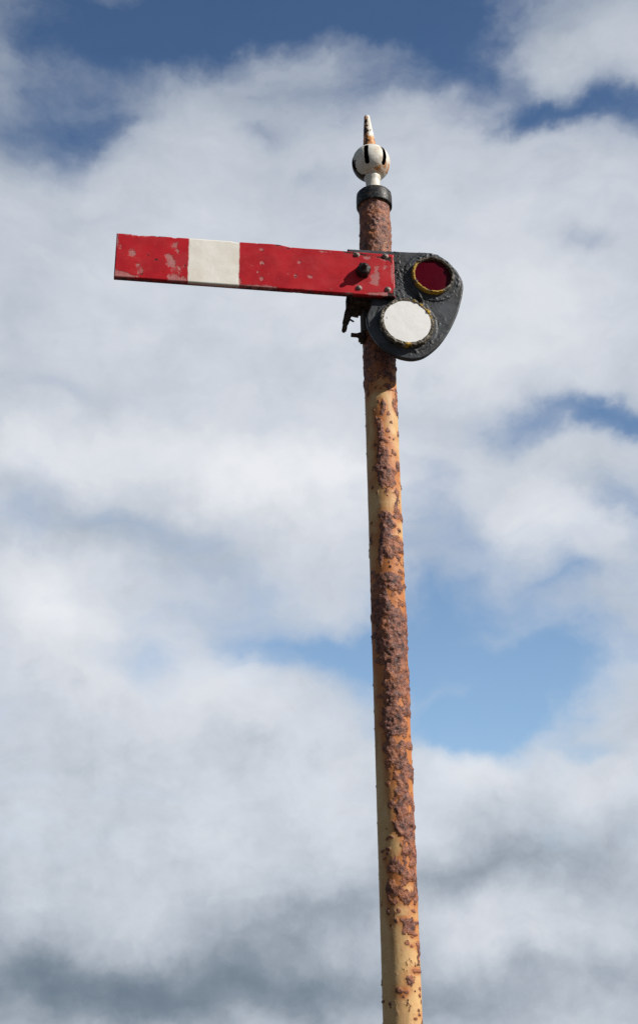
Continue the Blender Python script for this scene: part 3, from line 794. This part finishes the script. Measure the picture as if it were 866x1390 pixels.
def ring(name, centre, r_in, r_out, h, mat, yellow, lump, parent):
    seg, m = 240, 28
    V, Fc, li = [], [], []
    cx, cz = centre
    hw = (r_out - r_in) / 2
    for i in range(seg):
        a = 2 * PI * i / seg
        for j in range(m):
            b = PI * j / (m - 1)                     # from outer foot over the top to the inner foot
            ca = math.cos(b)
            sa = math.sin(b)
            ex = 0.55
            pr = (r_in + r_out) / 2 + hw * math.copysign(abs(ca) ** ex, ca)
            ph = h * abs(sa) ** ex
            x, z = cx + pr * math.cos(a), cz + pr * math.sin(a)
            nn = fbm(x * 45, z * 45, ph * 45, 4, 0.75)
            n3 = noise.noise(Vector((x * 22, z * 22, 6)))
            k = lump * (0.0022 * nn + 0.0028 * max(0, n3)) * (0.35 + sa)
            pr += k * ca * 0.9
            ph += k * sa
            V.append((cx + pr * math.cos(a), PL_F + 0.004 - ph, cz + pr * math.sin(a)))
            li.append(yellow(a, ca) + 0.25 * nn)
    for i in range(seg):
        i2 = (i + 1) % seg
        for j in range(m - 1):
            Fc.append((i * m + j, i * m + j + 1, i2 * m + j + 1, i2 * m + j))
    return mesh_obj(name, V, Fc, mat, parent, attrs={'lichen': li})


def bell(a, a0, w):
    d = (a - rad(a0) + PI) % (2 * PI) - PI
    return math.exp(-(d / rad(w)) ** 2)


# angles run from the right-hand side anticlockwise
ring('lens_rim', WC, 0.1215, 0.1445, 0.036, M_RIM,
     lambda a, ca: -0.05 + 0.5 * bell(a, 12, 22) + 0.45 * bell(a, 45, 20) + 0.75 * bell(a, 268, 9) + 0.35 * bell(a, 75, 14) + 0.22 * bell(a, 175, 30), 2.1, plate)
ring('lens_rim', RC, 0.0975, 0.1130, 0.036, M_RIM,
     lambda a, ca: -0.15 + 0.85 * bell(a, 165, 42) + 0.95 * bell(a, 245, 38) + 0.6 * bell(a, 290, 22) - 0.25 * bell(a, 20, 50), 1.7, plate)


def disc(name, centre, r, y, mat, dome, attrs=False):
    V, Fc, ed, sc = [], [], [], []
    cx, cz = centre
    seg, nr = 160, 30
    for k in range(nr + 1):
        t = k / nr
        for i in range(seg):
            a = 2 * PI * i / seg
            x, z = cx + r * t * math.cos(a), cz + r * t * math.sin(a)
            V.append((x, y - dome * (1 - t * t) - 0.0006 * fbm(x * 12, z * 12, 2, 3), z))
            ed.append(sstep(0.86, 1.03, t))
            sc.append(0.9 * math.exp(-((x - cx + 0.108) / 0.006) ** 2 - ((z - cz - 0.012) / 0.014) ** 2) - .1)
    for k in range(nr):
        for i in range(seg):
            i2 = (i + 1) % seg
            Fc.append((k * seg + i, k * seg + i2, (k + 1) * seg + i2, (k + 1) * seg + i))
    return mesh_obj(name, V, Fc, mat, plate, attrs={'edge': ed, 'scuff': sc} if attrs else None)


l1 = disc('red_lens', RC, 0.099, PL_F - 0.016, M_LENS, 0.003)
l2 = disc('white_roundel', WC, 0.125, PL_F - 0.031, M_DISC, 0.001, True)
l1['label'] = 'dark red glass lens'
l2['label'] = 'flat white painted roundel'

# small lug between the two rings
bm = bmesh.new()
bmesh.ops.create_cube(bm, size=1.0, matrix=Matrix.Translation((0.193, PL_F - 0.010, 5.307)) @ Matrix.Rotation(rad(-20), 4, 'Y') @ Matrix.Diagonal((0.016, 0.026, 0.050, 1)))
bmesh.ops.bevel(bm, geom=list(bm.edges), offset=0.005, segments=3, affect='EDGES')
bm_obj('lug', bm, M_BLACK, plate, True)


# ------------------------------------------------------------------ bracket and clamp behind the arm
def rough_box(bm, c, s, rot=None, bev=0.008, taper=None):
    m = Matrix.Translation(c) @ (rot if rot else Matrix()) @ Matrix.Diagonal((*s, 1))
    g = bmesh.ops.create_cube(bm, size=1.0)
    vs = g['verts']
    if taper:
        for v in vs:
            if v.co.z < 0:
                v.co.x *= taper
                v.co.y *= taper
    bmesh.ops.transform(bm, matrix=m, verts=vs)
    es = list({e for v in vs for e in v.link_edges})
    bmesh.ops.bevel(bm, geom=es, offset=bev, segments=2, affect='EDGES')


def roughen(bm, amp, sc):
    bmesh.ops.subdivide_edges(bm, edges=list(bm.edges), cuts=3, use_grid_fill=True)
    for v in bm.verts:
        n = noise.noise_vector(v.co * sc)
        v.co += n * amp


bm = bmesh.new()
rough_box(bm, (-0.075, -0.118, 5.385), (0.19, 0.105, 0.25), bev=0.012)              # block between post and plate
rough_box(bm, (-0.140, -0.085, 5.285), (0.105, 0.085, 0.13), Matrix.Rotation(rad(8), 4, 'Y'), 0.015, taper=0.8)
roughen(bm, 0.004, 30)
bracket = bm_obj('pivot_bracket', bm, M_IRON, signal, True)

Vk, Fk = lathe([(0.084, 5.150), (0.094, 5.152), (0.097, 5.158), (0.097, 5.49), (0.094, 5.496), (0.084, 5.498)], 96,
               bump=lambda a, r, h: 0.003 * fbm(math.cos(a) * 3, math.sin(a) * 3, h * 22, 4))
mesh_obj('clamp_band', Vk, Fk, M_IRON, bracket)

bm = bmesh.new()
rough_box(bm, (-0.183, -0.080, 5.205), (0.042, 0.050, 0.10), Matrix.Rotation(rad(14), 4, 'Y'), 0.010, taper=0.75)
rough_box(bm, (-0.196, -0.080, 5.150), (0.026, 0.030, 0.07), Matrix.Rotation(rad(10), 4, 'Y'), 0.006)
rough_box(bm, (-0.160, -0.080, 5.190), (0.035, 0.010, 0.010), Matrix.Rotation(rad(30), 4, 'Y'), 0.003)
roughen(bm, 0.003, 45)
bm_obj('stop_lever', bm, M_IRON, bracket, True)

Vx, Fx = lathe([(0.0, 0.0), (0.015, 0.0), (0.016, 0.004), (0.016, 0.030), (0.012, 0.034), (0.012, 0.05), (0.0115, 0.068), (0.0, 0.070)], 24, '-X',
               bump=lambda a, r, h: 0.0016 * noise.noise(Vector((a, h * 90, 2))) if r > 0.005 else 0)
mesh_obj('clamp_bolt', shift(Vx, (-0.088, -0.035, 5.128)), Fx, M_IRON, bracket)
bm = bmesh.new()
rough_box(bm, (-0.095, -0.03, 5.12), (0.035, 0.06, 0.06), bev=0.01)
roughen(bm, 0.003, 40)
bm_obj('clamp_lug', bm, M_IRON, bracket, True)

# ------------------------------------------------------------------ ground
bm = bmesh.new()
bmesh.ops.create_circle(bm, cap_ends=True, radius=4000, segments=96)
g = bm_obj('ground', bm, mat_ground())
g['kind'] = 'structure'

# ------------------------------------------------------------------ light
SUN_EL, SUN_SIDE = rad(35.5), rad(59)        # side: from the arm's face towards its right-hand end
loc = Vector((math.sin(SUN_SIDE) * math.cos(SUN_EL), -math.cos(SUN_SIDE) * math.cos(SUN_EL), math.sin(SUN_EL)))
sdir = Matrix.Rotation(TURN, 3, 'Z') @ loc
sun = bpy.data.lights.new('sun', 'SUN')
sun.energy = 5.0
sun.angle = rad(0.55)
sun.color = (1.0, 0.95, 0.88)
so = link(bpy.data.objects.new('sun', sun))
so.location = sdir * 30
so.rotation_euler = sdir.to_track_quat('Z', 'Y').to_euler()

# ------------------------------------------------------------------ sky
w = bpy.data.worlds.new('World')
scene.world = w
w.use_nodes = True
T = w.node_tree
bg = T.nodes['Background']
bg.inputs['Strength'].default_value = 0.1
sky = T.nodes.new('ShaderNodeTexSky')
sky.sky_type = 'NISHITA'
sky.sun_disc = False
sky.sun_elevation = SUN_EL
sky.sun_rotation = math.atan2(sdir.x, sdir.y) % (2 * PI)
sky.air_density = 1.0
sky.dust_density = 0.6
sky.ozone_density = 2.0


def N(typ, **kw):
    nd = T.nodes.new(typ)
    for k, v in kw.items():
        setattr(nd, k, v)
    return nd


def L(a, b):
    T.links.new(a, b)


def m(op, a, b=None, c=None, clamp=False):
    nd = N('ShaderNodeMath', operation=op, use_clamp=clamp)
    for i, v in enumerate((a, b, c)):
        if v is None:
            continue
        if isinstance(v, (int, float)):
            nd.inputs[i].default_value = v
        else:
            L(v, nd.inputs[i])
    return nd.outputs[0]


def vm(op, a, b=None):
    nd = N('ShaderNodeVectorMath', operation=op)
    for i, v in enumerate((a, b)):
        if v is None:
            continue
        if isinstance(v, tuple):
            nd.inputs[i].default_value = v
        else:
            L(v, nd.inputs[i])
    return nd.outputs['Vector']


def sm(x, lo, hi):
    nd = N('ShaderNodeMapRange', interpolation_type='SMOOTHSTEP')
    L(x, nd.inputs['Value'])
    nd.inputs['From Min'].default_value = lo
    nd.inputs['From Max'].default_value = hi
    return nd.outputs['Result']


def nz(vec, scale, detail, rough, color=False, dist=0.0):
    nd = N('ShaderNodeTexNoise')
    L(vec, nd.inputs['Vector'])
    nd.inputs['Scale'].default_value = scale
    nd.inputs['Detail'].default_value = detail
    nd.inputs['Roughness'].default_value = rough
    nd.inputs['Distortion'].default_value = dist
    return nd.outputs['Color' if color else 'Fac']


tc = N('ShaderNodeTexCoord')
D = tc.outputs['Generated']
sep = N('ShaderNodeSeparateXYZ')
L(D, sep.inputs[0])
el = m('ARCSINE', sep.outputs['Z'])
az = m('ARCTAN2', sep.outputs['X'], sep.outputs['Y'])
X = m('MULTIPLY', m('MULTIPLY', az, m('COSINE', el)), 180 / PI)     # degrees along the horizon circle
Y = m('MULTIPLY', el, 180 / PI)                                     # degrees of elevation
cmb = N('ShaderNodeCombineXYZ')
L(X, cmb.inputs[0])
L(Y, cmb.inputs[1])
P0 = cmb.outputs[0]
wob1 = vm('MULTIPLY', vm('SUBTRACT', nz(P0, 0.16, 5, 0.55, True), (0.5, 0.5, 0.5)), (7.0, 5.0, 0))
wob2 = vm('MULTIPLY', vm('SUBTRACT', nz(P0, 0.75, 5, 0.6, True), (0.5, 0.5, 0.5)), (1.1, 0.8, 0))
P1 = vm('ADD', vm('ADD', P0, wob1), wob2)


def blobs(tab, start):
    acc = start
    for (bx, by, rx, ry, rot, wt) in tab:
        mp = N('ShaderNodeMapping', vector_type='TEXTURE')
        if isinstance(acc, float):
            L(P1, mp.inputs['Vector'])
        else:                                  # evaluate one after the other (keeps the shader small)
            ch = N('ShaderNodeVectorMath', operation='MULTIPLY_ADD')
            L(acc, ch.inputs[0])
            ch.inputs[1].default_value = (1e-7, 1e-7, 0)
            L(P1, ch.inputs[2])
            L(ch.outputs['Vector'], mp.inputs['Vector'])
        mp.inputs['Location'].default_value = (bx, by, 0)
        mp.inputs['Rotation'].default_value = (0, 0, rad(rot))
        mp.inputs['Scale'].default_value = (rx, ry, 1)
        d = N('ShaderNodeVectorMath', operation='DOT_PRODUCT')
        L(mp.outputs[0], d.inputs[0])
        L(mp.outputs[0], d.inputs[1])
        e = m('POWER', 2.718282, m('MULTIPLY', d.outputs['Value'], -1.0))
        nd = N('ShaderNodeMath', operation='MULTIPLY_ADD')
        L(e, nd.inputs[0])
        nd.inputs[1].default_value = wt
        if isinstance(acc, (int, float)):
            nd.inputs[2].default_value = acc
        else:
            L(acc, nd.inputs[2])
        acc = nd.outputs[0]
    return acc


# gaps where the blue shows, then lighter and darker parts of the cloud deck (degrees: across, up, radii, tilt, weight)
GAPS = [
    (-5.43, 19.02, 4.26, 1.96, -13.8, 0.25), (-8.7, 42.16, 4.08, 2.08, 22.1, 0.525), (-4.86, 44.6, 5.3, 1.61, 12.1, 1.25),
    (-3.98, 43.03, 2.2, 0.9, 8.0, 0.6875), (-7.07, 43.52, 1.56, 1.18, 6.0, 0.375), (0.14, 45.04, 3.74, 1.17, -0.8, 0.5625),
    (4.19, 44.41, 4.69, 1.61, 0.2, 1.0625), (6.74, 41.78, 2.37, 1.2, -21.7, 0.9375), (8.36, 40.08, 2.23, 0.67, 0.3, 0.9375),
    (13.31, 40.13, 2.51, 0.88, -11.7, 1.0625), (6.04, 44.95, 2.49, 1.16, -6.7, 0.375), (-0.74, 48.2, 21.34, 2.24, 0.1, 1.125),
    (10.54, 40.2, 1.9, 0.6, -9.5, 0.625), (10.73, 42.8, 2.82, 0.87, 24.6, -0.24), (13.17, 42.6, 2.49, 1.15, 17.6, -0.22),
    (8.23, 44.08, 2.19, 0.58, 21.4, -0.12), (-11.33, 43.79, 3.41, 1.73, 10.0, 0.775), (-11.63, 39.67, 3.46, 1.81, 18.8, 0.6875),
    (4.21, 42.48, 4.11, 1.35, 15.4, 0.4), (-9.47, 39.53, 1.9, 0.67, 17.0, 0.375), (-1.84, 40.38, 0.96, 0.46, 0.8, 0.375),
    (-0.22, 41.76, 1.91, 0.91, -0.5, 0.25), (3.59, 41.62, 1.59, 1.21, -3.9, 0.3125), (2.31, 36.4, 0.98, 1.27, -2.4, 0.22499999999999998),
    (0.06, 38.2, 0.97, 0.47, -0.8, 0.22499999999999998), (11.96, 34.86, 1.44, 0.62, -9.0, 0.44999999999999996), (-10.6, 35.86, 1.28, 0.37, 6.9, 0.25),
    (11.72, 27.22, 3.54, 0.84, -2.8, 1.0625), (13.94, 27.25, 1.9, 0.7, -7.9, 0.625), (8.49, 26.74, 1.79, 0.91, 5.0, 0.5),
    (13.28, 23.82, 2.22, 0.96, -26.6, 0.5625), (5.53, 25.14, 1.98, 0.99, -13.3, 0.375), (4.19, 23.23, 1.98, 1.65, -2.5, 0.6875),
    (6.8, 22.43, 1.64, 0.98, -3.5, 0.4375), (13.56, 21.86, 1.27, 1.6, -6.2, 0.5), (7.01, 17.2, 4.38, 2.91, 7.1, 1.4375),
    (7.42, 20.43, 3.59, 1.63, -3.5, 0.4375), (8.34, 18.26, 2.91, 0.45, 8.5, -0.35), (5.99, 15.63, 2.92, 0.39, 11.6, -0.28),
    (10.85, 16.65, 2.54, 1.59, -4.0, 0.525), (13.73, 17.69, 1.56, 1.26, -5.1, 0.3125), (6.59, 14.17, 3.86, 1.43, -2.4, 0.6875),
    (1.44, 16.42, 2.29, 1.62, -1.1, 0.375), (4.13, 19.61, 1.97, 1.97, -2.2, 0.6875), (8.54, 14.72, 2.24, 1.43, 7.1, 0.875),
    (5.62, 13.89, 1.94, 0.89, -2.1, 0.8125), (10.89, 17.61, 1.91, 1.6, -4.2, 0.4375), (11.29, 20.15, 1.6, 0.97, -34.9, 0.4375),
    (11.64, 13.13, 1.41, 0.44, 4.6, 0.5625), (4.07, 16.67, 1.63, 2.59, -1.9, 0.5), (0.14, 17.41, 2.96, 1.37, -8.7, 0.9375),
    (-2.49, 17.75, 2.63, 1.31, -7.9, 0.625), (-7.22, 16.71, 1.78, 1.1, -28.5, 0.525), (-3.78, 20.69, 2.64, 1.48, -19.3, 0.5),
    (-6.73, 22.76, 2.62, 0.99, -22.9, 0.325), (-9.33, 23.45, 1.95, 0.85, -11.6, 0.3125), (-12.54, 22.9, 2.55, 0.97, 4.6, 0.44999999999999996),
    (-11.65, 28.78, 1.93, 0.77, -2.3, 0.4), (-13.33, 30.82, 1.27, 1.9, 7.2, 0.1875), (-6.65, 28.51, 3.93, 1.31, 2.9, 0.15)]
TONES = [
    (0.23, 24.5, 4.31, 1.82, -0.8, 0.34), (-4.72, 25.96, 3.63, 1.32, -13.4, 0.2), (-11.55, 25.89, 4.18, 1.3, -0.1, 0.22),
    (-12.21, 20.03, 2.86, 1.77, -1.2, 0.34), (-11.23, 16.88, 3.81, 1.91, 2.7, 0.16), (-4.45, 16.28, 2.28, 1.29, 0.6, 0.18),
    (-3.48, 14.84, 3.91, 1.93, 0.2, 0.1), (9.45, 32.62, 4.85, 2.87, -6.7, 0.16), (13.17, 36.13, 2.53, 1.84, -10.2, 0.1),
    (7.2, 29.62, 3.93, 1.63, -4.8, 0.08), (10.71, 22.79, 2.58, 1.3, -15.2, 0.2), (6.53, 12.28, 1.92, 1.41, -2.1, 0.3),
    (12.17, 11.55, 2.78, 1.23, -3.2, 0.12), (12.1, 16.24, 1.57, 1.9, -4.3, 0.1), (-9.16, 31.91, 4.85, 2.25, 5.0, 0.06),
    (-0.34, 32.59, 3.29, 2.61, -0.5, 0.08), (11.0, 43.61, 1.87, 1.72, -10.9, -0.05), (-1.57, 5.32, 3.75, 1.0, 3.5, -0.24),
    (-8.89, 3.0, 8.42, 1.69, -0.2, -0.34), (-11.98, 4.69, 2.69, 1.15, 0.3, -0.15), (8.85, 8.04, 4.96, 1.26, 4.1, -0.22),
    (4.75, 7.26, 3.14, 1.08, 6.7, -0.2), (1.26, 6.12, 2.51, 0.77, -0.8, -0.16), (-3.45, 6.91, 2.2, 0.6, 9.8, -0.06),
    (8.03, 4.82, 3.66, 0.87, 6.7, 0.1), (6.25, 5.88, 2.17, 0.59, 10.7, 0.1), (-0.34, 3.22, 15.4, 1.15, -0.6, -0.25),
    (-6.02, 10.4, 2.54, 1.55, 0.4, 0.05), (-6.94, 8.56, 2.51, 0.91, 0.4, 0.06), (1.35, 11.0, 3.86, 1.87, -0.9, 0.08),
    (-8.36, 22.52, 3.91, 1.31, -2.2, -0.14), (-6.74, 20.3, 1.96, 1.96, 1.8, -0.05), (-12.21, 24.22, 2.56, 0.97, 4.8, -0.1),
    (11.41, 9.45, 3.07, 0.91, -2.6, -0.08), (-4.45, 12.92, 1.94, 0.63, 0.3, -0.06), (-10.7, 39.81, 3.78, 1.81, 8.1, -0.14),
    (-2.45, 41.43, 6.36, 1.52, 1.4, -0.08)]
# outside the sky set out here, broken cloud, cleared and darkened to weaken fill
far = m('SUBTRACT', 1.0, m('POWER', 2.718282, m('MULTIPLY', -1.0, m('ADD', m('POWER', m('DIVIDE', X, 26.0), 4.0), m('POWER', m('DIVIDE', m('SUBTRACT', Y, 25.0), 34.0), 4.0)))))
fb1 = nz(P1, 0.09, 7, 0.55)
fb2 = nz(vm('ADD', P0, wob2), 0.34, 9, 0.58)
fb3 = nz(vm('MULTIPLY', P1, (1.0, 1.5, 1.0)), 0.9, 8, 0.6)
clear = blobs(GAPS, 0.0)
clear = m('ADD', clear, m('MULTIPLY', far, m('MULTIPLY', m('SUBTRACT', fb1, 0.26), 3.2)))
clear = m('ADD', clear, m('MULTIPLY', m('SUBTRACT', fb2, 0.5), 0.9))
mpw = N('ShaderNodeMapping')                                           # combed-out wisps
L(P1, mpw.inputs['Vector'])
mpw.inputs['Rotation'].default_value = (0, 0, rad(-24))
mpw.inputs['Scale'].default_value = (0.20, 0.50, 1)
fb4 = nz(mpw.outputs[0], 1.0, 8, 0.56)
clear = m('ADD', clear, m('MULTIPLY', m('SUBTRACT', fb4, 0.5), 0.85))
clear = m('ADD', clear, m('MULTIPLY', m('SUBTRACT', fb3, 0.5), 0.35))
clear = m('ADD', clear, m('MULTIPLY', sm(Y, 28.0, 46.0), 0.28))
clear = m('SUBTRACT', clear, m('MULTIPLY', sm(Y, 10.0, 0.0), 0.6))
open_ = sm(clear, -0.12, 1.58)
tone = blobs(TONES, m('MULTIPLY_ADD', clear, 1e-7, 0.65))
tone = m('ADD', tone, m('MULTIPLY', m('SUBTRACT', fb2, 0.5), 0.46))
tone = m('ADD', tone, m('MULTIPLY', m('SUBTRACT', nz(P1, 0.14, 7, 0.55, dist=0.0), 0.5), 0.28))
tone = m('ADD', tone, m('MULTIPLY', m('SUBTRACT', fb3, 0.5), 0.15))
tone = m('SUBTRACT', tone, m('MULTIPLY', far, 0.60))  # unseen clouds made darker to lower the fill light
ramp = N('ShaderNodeValToRGB')
L(tone, ramp.inputs[0])
cr = ramp.color_ramp
cr.interpolation = 'B_SPLINE'


def lin(c):
    return tuple(((v / 255) / 12.92 if v / 255 <= 0.04045 else ((v / 255 + 0.055) / 1.055) ** 2.4) for v in c)


STOPS = [(0.0, (104, 120, 136)), (0.25, (146, 157, 169)), (0.5, (186, 195, 206)), (0.72, (212, 217, 225)), (1.0, (238, 240, 243))]
cr.elements[0].position, cr.elements[0].color = STOPS[0][0], (*lin(STOPS[0][1]), 1)
cr.elements[1].position, cr.elements[1].color = STOPS[-1][0], (*lin(STOPS[-1][1]), 1)
for p_, c_ in STOPS[1:-1]:
    e_ = cr.elements.new(p_)
    e_.color = (*lin(c_), 1)
cl = vm('MULTIPLY', ramp.outputs['Color'], (10.0, 10.0, 10.0))       # the background strength is 0.1
tint = N('ShaderNodeMix', data_type='RGBA')                           # a polarised, deeper blue towards the top of the sky
L(sm(Y, 12.0, 46.0), tint.inputs['Factor'])
tint.inputs[6].default_value = (1.5, 1.6, 1.6, 1)
tint.inputs[7].default_value = (0.6, 0.86, 1.08, 1)
tint = vm('MULTIPLY', sky.outputs['Color'], tint.outputs[2])
dim = N('ShaderNodeMix', data_type='RGBA')                            # unseen sky dimmed and warmed to cut the fill light
L(far, dim.inputs['Factor'])
dim.inputs[6].default_value = (1, 1, 1, 1)
dim.inputs[7].default_value = (0.42, 0.37, 0.34, 1)
tint = vm('MULTIPLY', tint, dim.outputs[2])
mx = N('ShaderNodeMix', data_type='RGBA')
L(m('MULTIPLY', open_, 0.97), mx.inputs['Factor'])
L(cl, mx.inputs[6])
L(tint, mx.inputs[7])
L(mx.outputs[2], bg.inputs['Color'])

# ------------------------------------------------------------------ camera
cam = bpy.data.cameras.new('camera')
cam.sensor_fit = 'VERTICAL'
cam.sensor_height = 36
cam.lens = 36 * 1727 / 1390
cam.shift_y = -45 / 1390
cam.clip_end = 20000
co = link(bpy.data.objects.new('camera', cam))
th, roll = rad(25), rad(0.64)
Fw = Vector((0, math.cos(th), math.sin(th)))
R0 = Vector((1, 0, 0))
U0 = Vector((0, -math.sin(th), math.cos(th)))
Rt = math.cos(roll) * R0 - math.sin(roll) * U0
Up = math.sin(roll) * R0 + math.cos(roll) * U0
co.matrix_world = Matrix(((Rt.x, Up.x, -Fw.x, -0.3269), (Rt.y, Up.y, -Fw.y, -5.8292), (Rt.z, Up.z, -Fw.z, 1.6), (0, 0, 0, 1)))
scene.camera = co

scene.render.engine = 'CYCLES'
scene.cycles.use_denoising = False
scene.cycles.max_bounces = 5
scene.cycles.diffuse_bounces = 3
scene.cycles.glossy_bounces = 3
scene.view_settings.view_transform = 'Standard'
scene.view_settings.look = 'None'
scene.view_settings.exposure = 0
scene.view_settings.gamma = 1
scene.view_settings.use_curve_mapping = False
